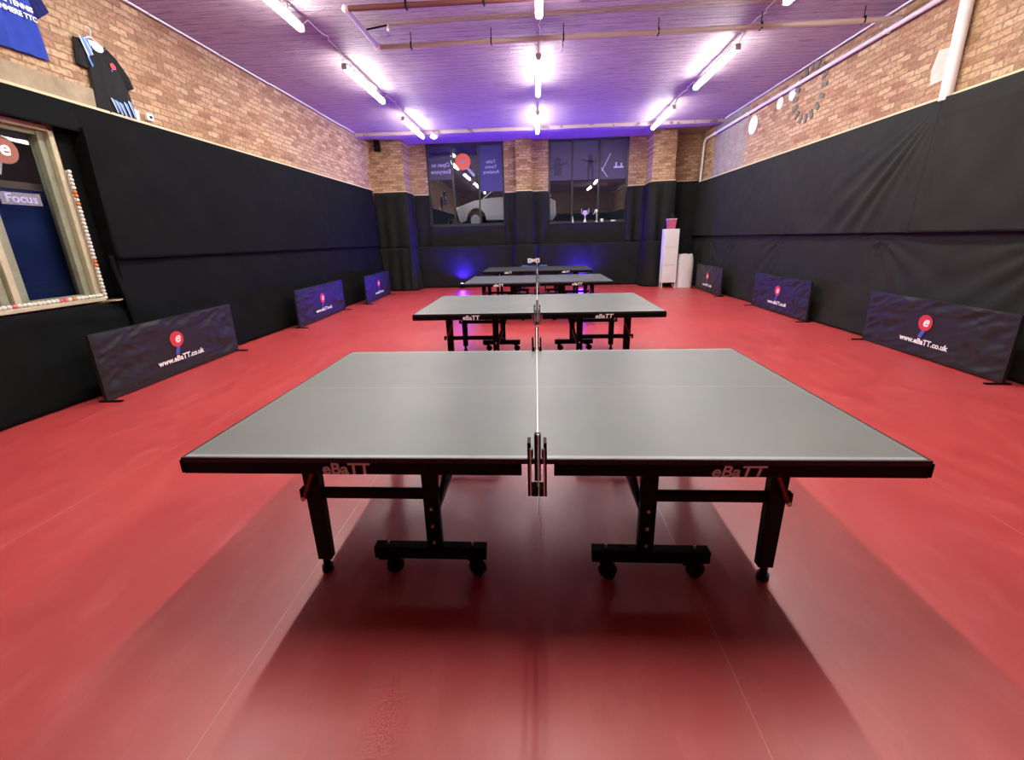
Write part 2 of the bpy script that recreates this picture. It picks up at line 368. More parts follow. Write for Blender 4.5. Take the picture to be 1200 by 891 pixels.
# ------------------------------------------------------------------ back windows
def decal_disc(name, c, r, n_axis, m, parent, th=.003, seg=32, sc=(1,1)):
    b = MB(); ax = Vector(n_axis); b.cyl(Vector((0,0,0)), ax*th, r, seg)
    o = b.build(name, m, parent); o.location = c; return o
def back_window(n, x0, x1, mull):
    root = MB()
    for x in (x0+.03, x1-.03): root.box((x, YB+.08, (WZ+ZC)/2), (.06, .07, ZC-WZ), bevel=.006)
    for x in mull: root.box((x, YB+.08, (WZ+ZC)/2), (.05, .07, ZC-WZ-.1), bevel=.006)
    for z in (WZ+.03, ZC-.03): root.box(((x0+x1)/2, YB+.08, z), (x1-x0, .07, .06), bevel=.006)
    fr = struct(root.build('window_%d' % n, M['alu']))
    xs = [x0+.06] + [v for x in mull for v in (x-.025, x+.025)] + [x1-.06]
    for i in range(0, len(xs), 2):
        MB().box(((xs[i]+xs[i+1])/2, YB+.085, (WZ+ZC)/2), (xs[i+1]-xs[i]-.002, .006, ZC-WZ-.13)).build('glass_pane', M['glass'], fr)
    MB().box(((x0+x1)/2, YB-.02+.05, WZ-.012), (x1-x0, .25, .024), bevel=.004).build('window_sill', M['cream_wood'] if n == 9 else M['alu'], fr)
    return fr
w1 = back_window(1, *WIN[0], (-2.64, -1.81)); w2 = back_window(2, *WIN[1], (1.16, 1.99))
# vinyl graphics on the outer face of the panes (seen in reverse from inside)
yo = YB+.079
def film_panel(x0, x1, z0, z1, m, parent, name='window_film'): return MB().box(((x0+x1)/2, yo+.001, (z0+z1)/2), (x1-x0, .0015, z1-z0)).build(name, m, parent)
film_panel(-1.775, -1.06, 3.02, 4.38, M['film_blue'], w1); film_panel(-3.39, -2.675, 3.42, 4.02, M['film_pale'], w1)
rt = (PI/2, 0, 0)
for s_, z, x in (('Open to', 3.80, -3.02), ('Everyone', 3.60, -3.02)): text_mesh('lettering', s_, .17, M['film_text'], w1, (x, yo-.006, z), rt, .001, mirror=True, bold=.002)
for s_, z in (('Table', 3.86), ('Tennis', 3.71), ('Academy', 3.56)): text_mesh('lettering', s_, .14, M['film_text'], w1, (-1.41, yo-.006, z), rt, .001, mirror=True)
MB().cyl((-2.30, yo-.004, 3.93), (-2.30, yo-.002, 3.93), .245, 40).build('bat_logo', M['logo_coral'], w1)
MB().bar((-2.16, yo-.003, 3.74), (-1.95, yo-.003, 3.50), .075, .002, up=(0,1,0)).build('bat_handle', M['logo_slate'], w1)
text_mesh('lettering', 'e', .26, M['logo_slate'], w1, (-2.30, yo-.008, 3.87), rt, .001, bold=.004, mirror=True)
film_panel(.46, 1.13, 3.28, 4.40, M['film_pale'], w2); film_panel(1.19, 1.96, 3.28, 4.40, M['film_pale'], w2); film_panel(2.02, 2.84, 3.28, 4.40, M['film_pale'], w2)
b = MB(); b.cyl((.70, yo-.004, 3.86), (.70, yo-.002, 3.86), .10, 24); b.box((.70, yo-.003, 3.60), (.22, .002, .36)); b.bar((.62,yo-.003,3.70), (.46,yo-.003,3.62), .07, .002, up=(0,1,0)); b.bar((.78,yo-.003,3.72), (1.02,yo-.003,3.80), .07, .002, up=(0,1,0))
b.build('window_print', M['film_dark'], w2)
b = MB(); b.cyl((1.72, yo-.004, 3.94), (1.72, yo-.002, 3.94), .07, 24); b.box((1.72, yo-.003, 3.74), (.16, .002, .26)); b.bar((1.45,yo-.003,3.86), (1.92,yo-.003,3.78), .05, .002, up=(0,1,0)); b.box((1.66,yo-.003,3.47),(.08,.002,.34)); b.box((1.79,yo-.003,3.47),(.08,.002,.34))
b.build('window_print', M['film_dark'], w2)
b = MB(); b.bar((2.08,yo-.003,3.52),(2.34,yo-.003,4.02), .022, .002, up=(0,1,0)); b.bar((2.06,yo-.003,3.62),(2.26,yo-.003,3.34), .022, .002, up=(0,1,0)); b.box((2.60,yo-.003,3.62),(.30,.002,.05)); b.box((2.52,yo-.003,3.70),(.05,.002,.12)); b.box((2.68,yo-.003,3.69),(.05,.002,.10))
b.build('window_print', M['film_text'], w2)
# outside ground and car
struct(MB().box((0, 17.7, .945), (30, 10.4, 1.89)).build('street_ground', M['asphalt']))
def make_car():
    root = thing('parked_car', 'silver parked car seen low through the left back window', 'car', (-1.05, 14.15, 1.88))
    prof = [(-2.05,.38),(-2.1,.62),(-1.98,.80),(-1.35,.98),(-.62,1.06),(.75,1.10),(1.75,1.05),(2.1,.90),(2.12,.42),(1.95,.24)]
    def arch(cx):
        return [(cx+.42*math.cos(a), .32+.42*math.sin(a)) for a in [PI*k/10 for k in range(0, 11)]]
    prof += [p for p in arch(1.35) if p[1] > .22] + [p for p in arch(-1.28) if p[1] > .22] + [(-1.95,.26)]
    b = MB(); n = 8; cr = []
    for j in range(n+1):
        y = -0.85 + 1.7*j/n; k = 1-.035*abs(2*j/n-1)**3
        cr.append([b.bm.verts.new((x*k, y, z)) for x, z in prof])
    for a, c in zip(cr, cr[1:]):
        for i in range(len(prof)): b.bm.faces.new((a[i], a[(i+1) % len(prof)], c[(i+1) % len(prof)], c[i]))
    b.bm.faces.new(cr[0]); b.bm.faces.new(cr[-1][::-1]); b.build('body', M['car_paint'], root)
    cab = [(-.95,1.04,.78),(-.25,1.50,.62),(1.0,1.53,.62),(1.85,1.07,.76)]
    b = MB(); L = [b.bm.verts.new((x, -w_, z)) for x, z, w_ in cab]; R = [b.bm.verts.new((x, w_, z)) for x, z, w_ in cab]
    b.bm.faces.new(L); b.bm.faces.new(R[::-1])
    for i in range(4): b.bm.faces.new((L[i], L[(i+1) % 4], R[(i+1) % 4], R[i]))
    b.build('windows', M['car_glass'], root)
    b = MB()
    for s in (-1, 1):
        b.bar((-.95,s*.78,1.04),(-.25,s*.63,1.51), .05,.04); b.bar((-.25,s*.63,1.51),(1.0,s*.63,1.54), .05,.04); b.bar((1.0,s*.63,1.54),(1.85,s*.77,1.07), .06,.04); b.bar((.35,s*.79,1.06),(.35,s*.63,1.53), .05,.03)
    b.box((.38, 0, 1.535), (1.3, 1.2, .03), bevel=.01); b.build('roof', M['car_paint'], root)
    for x in (-1.28, 1.35):
        for s in (-1, 1):
            wh = MB().cyl((x, s*.70, .32), (x, s*.86, .32), .32, 28).build('wheel', M['rubber'], root)
            MB().cyl((x, s*.855, .32), (x, s*.875, .32), .2, 20).build('hubcap', M['car_paint'], wh)
    MB().box((-2.0, -.6, .72), (.18, .3, .14), bevel=.04).build('headlight', M['white_gloss'], root)
make_car(); [o for o in COL.objects if o.name == 'parked_car'][0].scale = (.86, 1, 1)

# ------------------------------------------------------------------ side window on the left wall
def side_window():
    fx = XL+.01
    b = MB()   # outer cream casing
    b.box((fx, 2.34, (WZ0+WZ1)/2), (.08, .05, WZ1-WZ0), bevel=.005); b.box((fx, WY0+.03, (WZ0+WZ1)/2), (.10, .05, WZ1-WZ0), bevel=.005)
    b.box((fx, (WY0+WY1)/2, WZ1-.025), (.08, WY1-WY0, .05), bevel=.005); b.box((fx+.02, (WY0+WY1)/2, WZ0+.02), (.16, WY1-WY0, .04), bevel=.005)
    fr = struct(b.build('window_3', M['cream_wood']))
    b = MB()
    for y in (2.28, 1.69, 1.53, .08, -.10): b.box((XL-.05, y, (WZ0+WZ1)/2), (.10, .07, WZ1-WZ0-.05), bevel=.004)
    b.box((XL-.05, .85, WZ0+.06), (.08, 3.0, .05)); b.box((XL-.05, .85, WZ1-.07), (.08, 3.0, .05)); b.build('window_jamb', M['grey_wood'], fr)
    b = MB(); b.box((XL+.0, 1.61, (WZ0+WZ1)/2), (.06, .055, WZ1-WZ0-.08), bevel=.005); b.box((XL+.0, -.01, (WZ0+WZ1)/2), (.06, .055, WZ1-WZ0-.08), bevel=.005); b.build('mullion', M['cream_wood'], fr)
    for y0, y1 in ((1.725, 2.245), (.115, 1.495)):
        MB().box((XL-.06, (y0+y1)/2, (WZ0+WZ1)/2), (.006, y1-y0, WZ1-WZ0-.14)).build('glass_pane', M['glass_side'], fr)
    ry = (PI/2, 0, PI/2)
    MB().cyl((XL-.055, 1.955, 2.475), (XL-.052, 1.955, 2.475), .125, 36).build('bat_logo', M['logo_rust'], fr)
    MB().bar((XL-.054, 1.90, 2.37), (XL-.054, 1.86, 2.25), .045, .003, up=(1,0,0)).build('bat_handle', M['logo_grey'], fr)
    text_mesh('lettering', 'e', .19, M['white_paint'], fr, (XL-.049, 1.965, 2.43), ry, .001, bold=.004, shear=.15)
    MB().box((XL-.055, 1.98, 2.035), (.002, .34, .115)).build('lettering_backing', M['film_grey'], fr)
    text_mesh('lettering', 'Focus', .115, M['film_text'], fr, (XL-.051, 1.98, 2.00), ry, .001, bold=.003)
side_window()
# room seen beyond the side window: brown wall, shelf rail and navy board
struct(MB().box((XL-1.15, .9, 1.9), (.08, 5.5, 3.8)).build('wall_beyond', M['brown_wall']))
tag(MB().box((XL-.20, 2.15, 1.55), (.03, 1.2, 1.18), bevel=.003).build('navy_board', M['navy_board']), 'navy blue board standing behind the right pane of the left window', 'board')
MB().box((XL-.20, 2.15, 2.175), (.05, 1.25, .07)).build('board_rail', M['brown_wall'], [o for o in COL.objects if o.name == 'navy_board'][0])

# ------------------------------------------------------------------ drapes
def wr(s, z, seed, a=.006):      # soft tension wrinkles
    return a*nz(s*1.3, z*2.4, seed)*1.6 + a*.8*nz(s*3.1+z*2.2, z*1.4, seed+5) + a*.35*nz(s*8, z*7, seed+9)
def side_sheet(name, label, side, y0, y1, ztop, zbot, xt, xb, seed, amp=.008, nu=90, nv=26, extra=None, m='black_cloth', sag=.0, group=None):
    def fn(u, v):
        y = y0+(y1-y0)*u; zb = zbot + (sag*math.sin(u*PI*5)*.5 if sag else 0); z = ztop+(zb-ztop)*v
        d = xt+(xb-xt)*v + wr(y, z, seed, amp)*min(1, v*6+.15)
        e = extra(y, z, u, v) if extra else 0
        return (side*(d-e) if side > 0 else side*(d-e), y, z)
    # d is distance from the room centre line
    o = MB().grid(fn, nu, nv).build(name, M[m], smooth=True); solidify(o); return tag(o, label, 'curtain', group)
# left
def left_upper_extra(y, z, u, v):
    f = .012*max(0, math.sin((y*1.0+z*.8)*5.0))*math.exp(-((y-3.2)/.8)**2)
    return f + .010*math.exp(-((v-1)/.02)**2)
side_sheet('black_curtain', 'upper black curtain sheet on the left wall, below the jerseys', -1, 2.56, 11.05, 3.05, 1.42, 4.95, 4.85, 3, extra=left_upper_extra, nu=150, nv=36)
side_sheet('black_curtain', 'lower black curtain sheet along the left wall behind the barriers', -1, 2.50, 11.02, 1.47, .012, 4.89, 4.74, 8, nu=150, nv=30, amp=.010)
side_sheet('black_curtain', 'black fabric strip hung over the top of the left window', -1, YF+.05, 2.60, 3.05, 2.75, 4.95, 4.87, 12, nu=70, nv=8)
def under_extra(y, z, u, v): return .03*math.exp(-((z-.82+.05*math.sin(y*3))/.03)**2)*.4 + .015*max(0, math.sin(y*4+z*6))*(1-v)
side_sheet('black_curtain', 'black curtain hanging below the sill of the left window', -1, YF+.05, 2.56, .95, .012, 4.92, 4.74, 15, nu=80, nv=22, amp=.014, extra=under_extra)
# return flap beside the ball stack
def fn(u, v):
    z = 2.80-(2.80-.98)*u; w_ = max(0, (v-.35)/.65); return (-5.005+.17*w_-.03*w_*u+.004*nz(z*4, v), 2.405+.16*min(1, v/.35)+.006*nz(z*3, v*3, 1), z)
o = MB().grid(fn, 30, 20).build('black_curtain', M['black_cloth'], smooth=True); solidify(o); tag(o, 'narrow black return flap folded in at the right of the left window', 'curtain')
# right
def fan(y, z, u, v):
    dy, dz = y-3.78, 3.05-z; r = math.hypot(dy, dz)
    if r < .05 or dy < 0: return 0
    a = math.atan2(dz, dy)
    k = math.exp(-((a-.88)/.36)**2)*min(1, max(0, r-.15)/.9)*math.exp(-max(0, r-1.7)/1.2)
    return .034*k*math.sin(a*30+.7*math.sin(r*1.7)+.8*nz(a*5, r*.4))*(.6+.5*nz(a*9, 3))+.01*k
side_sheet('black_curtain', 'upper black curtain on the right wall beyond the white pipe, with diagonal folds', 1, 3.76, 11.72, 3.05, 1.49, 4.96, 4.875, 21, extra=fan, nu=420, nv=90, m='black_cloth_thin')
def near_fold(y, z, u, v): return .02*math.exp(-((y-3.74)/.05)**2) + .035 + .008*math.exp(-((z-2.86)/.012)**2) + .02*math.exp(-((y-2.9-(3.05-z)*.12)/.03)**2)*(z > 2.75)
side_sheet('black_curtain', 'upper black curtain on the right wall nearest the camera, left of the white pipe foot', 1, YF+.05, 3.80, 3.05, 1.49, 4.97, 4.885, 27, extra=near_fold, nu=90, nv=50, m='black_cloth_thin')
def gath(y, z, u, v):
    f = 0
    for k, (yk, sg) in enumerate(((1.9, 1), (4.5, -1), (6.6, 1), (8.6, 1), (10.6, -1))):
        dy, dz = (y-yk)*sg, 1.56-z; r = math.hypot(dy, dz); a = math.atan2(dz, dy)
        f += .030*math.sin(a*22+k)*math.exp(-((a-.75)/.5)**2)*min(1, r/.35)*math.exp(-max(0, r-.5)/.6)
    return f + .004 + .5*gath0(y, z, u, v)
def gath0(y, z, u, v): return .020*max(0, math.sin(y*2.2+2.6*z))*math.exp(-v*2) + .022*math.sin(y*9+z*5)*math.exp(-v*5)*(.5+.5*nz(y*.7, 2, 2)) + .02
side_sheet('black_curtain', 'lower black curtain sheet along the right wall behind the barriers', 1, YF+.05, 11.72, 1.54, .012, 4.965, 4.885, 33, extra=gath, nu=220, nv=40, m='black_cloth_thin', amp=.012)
# back: sheets following a path in plan
def path_sheet(label, path, ztop, zbot, seed, pleat=.03, freq=14, nu=120, nv=24, flare=0, topflat=.25, name='black_curtain'):
    P = [Vector((a, b)) for a, b in path]; seg = [(P[i+1]-P[i]).length for i in range(len(P)-1)]; T = sum(seg)
    def at(s):
        for i, L in enumerate(seg):
            if s <= L+1e-9 or i == len(seg)-1:
                d = (P[i+1]-P[i])/L; return P[i]+d*s, Vector((d.y, -d.x))
            s -= L
    zt0, zt1 = ztop if isinstance(ztop, tuple) else (ztop, ztop)
    def fn(u, v):
        p, n = at(u*T); s = u*T; zt = zt0+(zt1-zt0)*u; z = zt+(zbot-zt)*v
        ph = s*freq+2.2*nz(s*1.1, seed)+.5*v*nz(s, seed+2); a = pleat*(topflat+(1-topflat)*min(1, v*1.4))*(.55+.6*nz(s*1.7, seed+7))
        q = p + n*(a*math.sin(ph)+a*.5 + flare*v + .006*nz(s*4, z*3, seed)+.012)
        return (q.x, q.y, z)
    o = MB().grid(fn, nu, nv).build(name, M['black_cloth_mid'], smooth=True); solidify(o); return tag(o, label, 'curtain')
path_sheet('upper black drape over the left brick pier in the far corner', [(-4.99,11.27),(-3.97,11.25),(-3.95,11.9)], 2.98, 1.33, 1, .035, 16)
path_sheet('lower pleated black drape round the foot of the left brick pier', [(-4.99,11.22),(-3.96,11.18),(-3.93,11.85)], 1.34, .012, 2, .045, 18, flare=.12)
path_sheet('upper black drape between the left pier and the left back window', [(-3.92,11.93),(-3.42,11.90)], 2.94, 1.34, 3, .03, 12, nu=50)
path_sheet('black drape under the sill of the left back window', [(-3.42,11.93),(-1.0,11.93)], 1.97, 1.36, 4, .010, 6)
path_sheet('upper black drape over the middle brick pier between the back windows', [(-1.0,11.93),(-.64,11.9),(-.62,11.64),(-.10,11.64),(-.08,11.9),(.42,11.93)], 2.94, 1.33, 5, .05, 16)
path_sheet('black drape under the sill of the right back window', [(.40,11.93),(2.95,11.93)], 1.95, 1.34, 6, .012, 7)
path_sheet('lower black drape running along the foot of the back wall', [(-3.93,11.86),(-.78,11.84),(-.68,11.60),(-.04,11.60),(.06,11.84),(3.37,11.86)], 1.36, .012, 9, .016, 5, nu=260, flare=.05)
path_sheet('upper black drape wrapped round the right brick pier', [(2.86,11.93),(3.36,11.9),(3.38,11.22),(4.14,11.20)], (3.02,3.06), 1.36, 11, .06, 15, nu=160)
path_sheet('lower pleated black drape round the foot of the right brick pier', [(3.36,11.85),(3.37,11.16),(4.12,11.14)], 1.38, .012, 12, .06, 15, nu=160, flare=.08)
path_sheet('black drape in the far right corner behind the white cabinet', [(4.22,11.9),(4.55,11.93),(4.86,11.88),(4.97,11.7)], 3.10, .012, 14, .03, 15)
# rear wall drape, behind the camera, seen only as a reflection in the back windows
o = MB().grid(lambda u, v: (XL+.1+(XR-XL-.2)*u, YF+.06+.02*math.sin(u*60)*v, 3.05-3.04*v), 160, 10).build('black_curtain', M['black_cloth'], smooth=True); solidify(o)
tag(o, 'black curtain along the wall behind the camera, reflected in the back windows', 'curtain')

# ------------------------------------------------------------------ ceiling lights
def make_light():
    r = thing('ceiling_tube_light', 'x', 'light')
    MB().box((0,0,.045), (.062, 1.74, .05), bevel=.006).build('housing', M['white_gloss'], r)
    b = MB(); b.tube([(0, -.86, 0), (0, .86, 0)], .045, 12); b.build('diffuser', M['tube'], r, smooth=True)
    for s in (-1, 1): MB().box((0, s*.885, .01), (.085, .04, .09), bevel=.012).build('end_cap', M['white_gloss'], r)
    for s in (-1, 1): MB().cyl((0, s*.6, .068), (0, s*.6, .185), .008, 8).build('hanger', M['chrome'], r)
    L = bpy.data.lights.new('tube_glow', 'AREA'); L.shape = 'RECTANGLE'; L.size = .06; L.size_y = 1.72; L.energy = LAMP_W; L.color = (1, .955, .885)
    lo = bpy.data.objects.new('tube_glow', L); COL.objects.link(lo); lo.parent = r; lo.location = (0, 0, -.047)
    return r
base_light = make_light()
rows = [('left', -3.08), ('middle', .065), ('right', 3.13)]; ys = [(9.42, 'farthest'), (6.35, 'second farthest'), (3.30, 'third from the back'), (.25, 'nearest, above the front table')]
first = True
for rn, x in rows:
    for y, yn in ys:
        o = base_light if first else copy_tree(base_light); first = False
        o.location = (x, y, 4.285); o['label'] = 'lit white tube light in the %s row under the ceiling, %s' % (rn, yn); o['group'] = 'ceiling tube lights'
    # cable linking the row
for rn, x in rows:
    for ya, yb, wh in ((1.05, 2.4, 'nearest pair'), (4.2, 5.45, 'middle pair'), (7.25, 8.52, 'farthest pair')):
        b = MB()
        pts = [(x, ya, 4.33), (x+.02, ya+.15, 4.455), (x+.02, (ya+yb)/2-.1, 4.455), (x+(.07 if rn != 'middle' else .0), (ya+yb)/2, 4.455), (x+.02, (ya+yb)/2+.1, 4.455), (x+.02, yb-.15, 4.455), (x, yb, 4.33)]
        b.tube(pts, .007, 6)
        tag(b.build('light_cable', M['white_gloss']), 'thin white cable linking the %s of tube lights in the %s row' % (wh, rn), 'cable', 'cables between the ceiling lights')
# small bright bulkhead lamp near the top of the left back window
r = thing('bulkhead_lamp', 'small bright lamp under the ceiling beam above the left back window', 'light', (-2.86, 10.66, 4.37))
MB().box((0,0,.07), (.16,.10,.07), bevel=.01).build('housing', M['white_gloss'], r); MB().sphere((0,0,.015), .085, 16, (1.15,1,.85)).build('lens', M['bulkhead'], r, smooth=True)

# ------------------------------------------------------------------ pipes
def sprinkler(parent, p):
    b = MB(); x, y, z = p; b.cyl((x,y,z+.06), (x,y,z), .012, 10); b.cyl((x,y,z), (x,y,z-.03), .022, 12, .012); b.cyl((x,y,z-.075), (x,y,z-.08), .028, 14); b.bar((x-.018,y,z-.03),(x-.01,y,z-.075),.004,.006); b.bar((x+.018,y,z-.03),(x+.01,y,z-.075),.004,.006)
    return b.build('sprinkler_head', M['chrome'], parent)
r = thing('sprinkler_pipe', 'long sprinkler pipe crossing under the ceiling, red then cream with a bend', 'pipe', (0, 0, 0))
MB().tube([(-2.30,3.80,4.30),(3.2,3.80,4.30)], .032, 14).build('red_pipe', M['red_pipe'], r, smooth=True)['label'] = 'red pipe section'
MB().tube([(-2.30,3.84,4.30),(-2.30,4.80,4.30)], .030, 14).build('bend_pipe', M['white_pipe'], r, smooth=True)
for p_ in ((-2.30,3.80,4.30), (-2.30,4.86,4.30)): MB().sphere(p_, .048, 14).build('elbow_joint', M['white_pipe'], r, smooth=True)
MB().tube([(-2.28,4.87,4.30),(4.98,4.80,4.29)], .034, 14).build('cream_pipe', M['cream_pipe'], r, smooth=True)
for x, y in ((-1.8,4.87),(-.62,4.86),(.42,4.85),(1.75,4.84),(3.15,4.83),(4.5,4.81),(-1.55,3.8),(-.6,3.8),(1.2,3.8),(2.6,3.8)):
    b = MB(); b.cyl((x,y,4.33),(x,y,4.47), .006, 8); b.box((x,y,4.30), (.022,.085,.085), bevel=.008); b.build('pipe_clip', M['metal_black'], r)
sprinkler(r, (-2.02, 4.52, 4.37)); sprinkler(r, (.42, 5.02, 4.26)); 
MB().tube([(-2.30,4.45,4.35),(-2.02,4.52,4.42)], .012, 8).build('branch_pipe', M['metal_black'], r, smooth=True)
MB().tube([(.42,4.86,4.33),(.42,5.02,4.33)], .012, 8).build('branch_pipe', M['metal_black'], r, smooth=True)
r = thing('wall_pipe', 'white pipe along the top of the right brick wall, dropping at the far corner', 'pipe', (0,0,0))
b = MB(); b.tube([(4.965,YF+.1,4.27),(4.965,11.42,4.20),(4.965,11.52,4.13),(4.965,11.6,3.06)], .034, 12); b.build('pipe', M['white_pipe'], r, smooth=True)
for y in (1.5,3.2,5.0,7.0,9.0,10.8): MB().box((4.975,y,4.255-(y-2)*.006), (.09,.03,.09), bevel=.01).build('pipe_clip', M['white_gloss'], r)
r = thing('downpipe', 'thick white vertical pipe on the right brick wall above the split in the curtain', 'pipe', (0,0,0))
MB().tube([(4.955,3.80,3.02),(4.955,3.80,4.47)], .062, 18).build('pipe', M['white_pipe'], r, smooth=True)
MB().box((4.98,3.80,4.1),(.1,.17,.03), bevel=.005).build('pipe_clip', M['white_gloss'], r)
for y, z, rr, lb in ((8.78,3.93,.20,'large white disc on the right brick wall beside the grey render panel'), (7.72,4.08,.115,'small white disc on the right brick wall, farther of the small pair'), (7.30,4.12,.115,'small white disc on the right brick wall, nearer of the small pair')):
    b = MB(); b.lathe([(rr*.98,0),(rr,.006),(rr*.96,.014),(rr*.4,.018)], seg=32); o = b.build('wall_disc', M['white_gloss'], smooth=True); o.rotation_euler = (0,-PI/2,0); o.location = (XR, y, z); tag(o, lb, 'disc', 'white discs on the right brick wall')
r = thing('wall_socket', 'small white box on the left brick wall right of the black jersey', 'socket', (XL, 3.64, 3.17))
MB().box((.02,0,0),(.04,.10,.085), bevel=.006).build('back_box', M['white_gloss'], r); MB().box((.043,.0,.0),(.01,.035,.03), bevel=.002).build('switch', M['plastic_black'], r)
r = thing('wall_speaker', 'small black box fixed high on the left brick pier', 'speaker', (-4.72, 11.25, 4.16))
MB().box((0,0,.14),(.16,.14,.30), bevel=.01).build('cabinet', M['plastic_black'], r); MB().cyl((0,-.072,.10),(0,-.076,.10), .05, 18).build('cone', M['rubber'], r); MB().box((0,.06,.14),(.05,.06,.06)).build('bracket', M['metal_black'], r)

# ------------------------------------------------------------------ blue uplighters at the back
def par(x, y, label, tgt):
    r = thing('blue_uplighter', label, 'lamp', (x, y, 0), 0, 'blue uplighters on the floor')
    MB().box((0,0,.012),(.16,.14,.02), bevel=.004).build('foot', M['metal_black'], r)
    for s in (-1, 1): MB().bar((s*.075,0,.02),(s*.075,0,.12),.008,.03).build('yoke_arm', M['metal_black'], r)
    b = MB(); b.lathe([(.035,.03),(.055,.05),(.062,.12),(.066,.15),(.060,.15),(.055,.135)], seg=24); b.build('can', M['metal_black'], r, smooth=True)
    MB().sphere((0,0,.140), .052, 16, (1,1,.45)).build('lens', M['blue_lens'], r, smooth=True)
    L = bpy.data.lights.new('blue_beam', 'SPOT'); L.energy = BLUE_W; L.color = (.06,.015,1); L.spot_size = math.radians(172); L.spot_blend = 1.0; L.shadow_soft_size = .06
    o = bpy.data.objects.new('blue_beam', L); COL.objects.link(o); o.parent = r; o.location = (0,0,.20)
    o.rotation_euler = (Vector(tgt)).to_track_quat('-Z', 'Y').to_euler()
par(-2.46, 11.62, 'small blue uplighter on the floor left of the far tables', (.05,-.42,1))
par(1.44, 11.62, 'small blue uplighter on the floor behind the right half of the far tables', (-.05,-.42,1))

# ------------------------------------------------------------------ table tennis tables
def make_table():
    r = thing('table_tennis_table', 'x', 'table tennis table')
    for s in (-1, 1):
        MB().box((s*.6851, 0, .7495), (1.3698, 1.525, .021), bevel=.0015).build('tabletop', M['table_top'], r)
        b = MB()      # steel apron frame under the half
        for y in (-.7505, .7505): b.box((s*.715, y, .7145), (1.31, .020, .049), bevel=.002)
        b.box((s*1.360, 0, .7145), (.020, 1.48, .049), bevel=.002); b.box((s*.075, 0, .7145), (.020, 1.48, .049)); b.box((s*.7, 0, .722), (.03, 1.48, .03))
        ap = b.build('apron', M['metal_black'], r)
        MB().box((s*1.372, -.757, .722), (.010, .018, .056), bevel=.004).build('corner_pad', M['plastic_black'], ap)
        MB().box((s*1.372, .757, .722), (.010, .018, .056), bevel=.004).build('corner_pad', M['plastic_black'], ap)
        for q in (-1, 1):
            yy = q*.50
            lg = MB().box((s*1.025, yy, .39), (.078, .045, .63), taper=.86, bevel=.003).build('outer_leg', M['metal_black'], r)
            b = MB(); b.cyl((s*1.03, yy, 0), (s*1.03, yy, .028), .026, 18); b.cyl((s*1.03, yy, .028), (s*1.03, yy, .08), .016, 12); b.build('leveller', M['rubber'], lg)
            b = MB(); b.bar((s*1.085, yy-.012*q, .425), (s*.48, yy-.012*q, .425), .045, .028, up=(0,1,0), bevel=.002); b.build('stretcher', M['metal_black'], r)
            up = MB().box((s*.485, yy, .42), (.070, .038, .58), bevel=.003).build('upright', M['metal_black'], r)
            for z in (.185, .275, .365): MB().cyl((s*.485, yy-.019-.006, z), (s*.485, yy+.019+.006, z), .0075, 10).build('bolt', M['chrome'], up)
            tb = MB().box((s*.51, yy, .125), (.53, .05, .062), bevel=.003).build('trolley_beam', M['metal_black'], r)
            for xx in (.31, .71): MB().cyl((s*xx, yy, .150), (s*xx, yy, .172), .006, 10).build('bolt', M['chrome'], tb)
            for xx, a in ((.305, .5), (.708, -.35)):
                b = MB(); c_, s_ = math.cos(a), math.sin(a); ax = Vector((s_, c_, 0)); fw = Vector((c_, -s_, 0))*.018; c0 = Vector((s*xx, yy, .040))+fw
                b.cyl(c0-ax*.016, c0+ax*.016, .040, 26); wh = b.build('caster_wheel', M['rubber'], tb, smooth=True)
                b = MB(); b.cyl(c0-ax*.018, c0+ax*.018, .013, 12); b.build('hub', M['plastic_black'], wh)
                b = MB()
                for g in (-1, 1): b.bar(c0+ax*.021*g, Vector((s*xx, yy, .094))+ax*.021*g, .032, .003, up=ax)
                b.box((s*xx, yy, .092), (.05,.05,.008)); b.box(c0-fw*3.1+Vector((0,0,.045)), (.03,.02,.006)); b.build('caster_fork', M['plastic_black'], tb)
            # diagonal strut behind the upright and brace at the leg top
            MB().bar((s*.47, yy-.03*q, .33), (s*.375, yy-.03*q, .70), .022, .012, up=(0,1,0)).build('strut', M['metal_black'], r)
            pts = [(s*1.06, yy-.03*q, .45+.19*math.sin(k/8*PI/2)) if False else (s*(1.06-.02*k/8), yy-q*(.03+.36*k/8), .43+.27*math.sin(k/8*PI/2)) for k in range(9)]
            MB().tube(pts, .006, 8).build('curved_stay', M['chrome'], r, smooth=True)
            if q < 0:
                b = MB(); b.bar((s*.985, yy-.034, .60), (s*1.062, yy-.034, .425), .016, .010, up=(0,1,0), bevel=.002); br = b.build('locking_lever', M['red_metal'], r); br['label'] = 'red brown locking lever'
                MB().cyl((s*1.062, yy-.036, .425), (s*1.062, yy-.045, .425), .010, 12).build('lever_pin', M['chrome'], br)
            MB().box((s*1.092, yy-.012*q, .425), (.016, .034, .05), bevel=.004).build('end_plug', M['plastic_black'], r)
        for xx in (1.025, .485): MB().bar((s*xx, -.48, .66), (s*xx, .48, .66), .03, .03).build('cross_rail', M['metal_black'], r)
        MB().bar((s*.485, -.48, .30), (s*.485, .48, .30), .025, .025).build('cross_rail', M['metal_black'], r)
    rt = (PI/2, 0, 0)
    for q, rz in ((-1, 0), (1, PI)):
        text_mesh('lettering', 'eBaTT', .066, M['white_paint'], r, (-.725*(-q) if q > 0 else -.725, q*.7612, .6925), (PI/2, 0, rz), .0006, bold=.0018, sx=1.05)
        text_mesh('lettering', 'eBaTT', .062, M['white_paint'], r, (.715 if q < 0 else -.715, q*.7612, .6925), (PI/2, 0, rz), .0006, bold=.0013, shear=.22, sx=1.12)
    return r
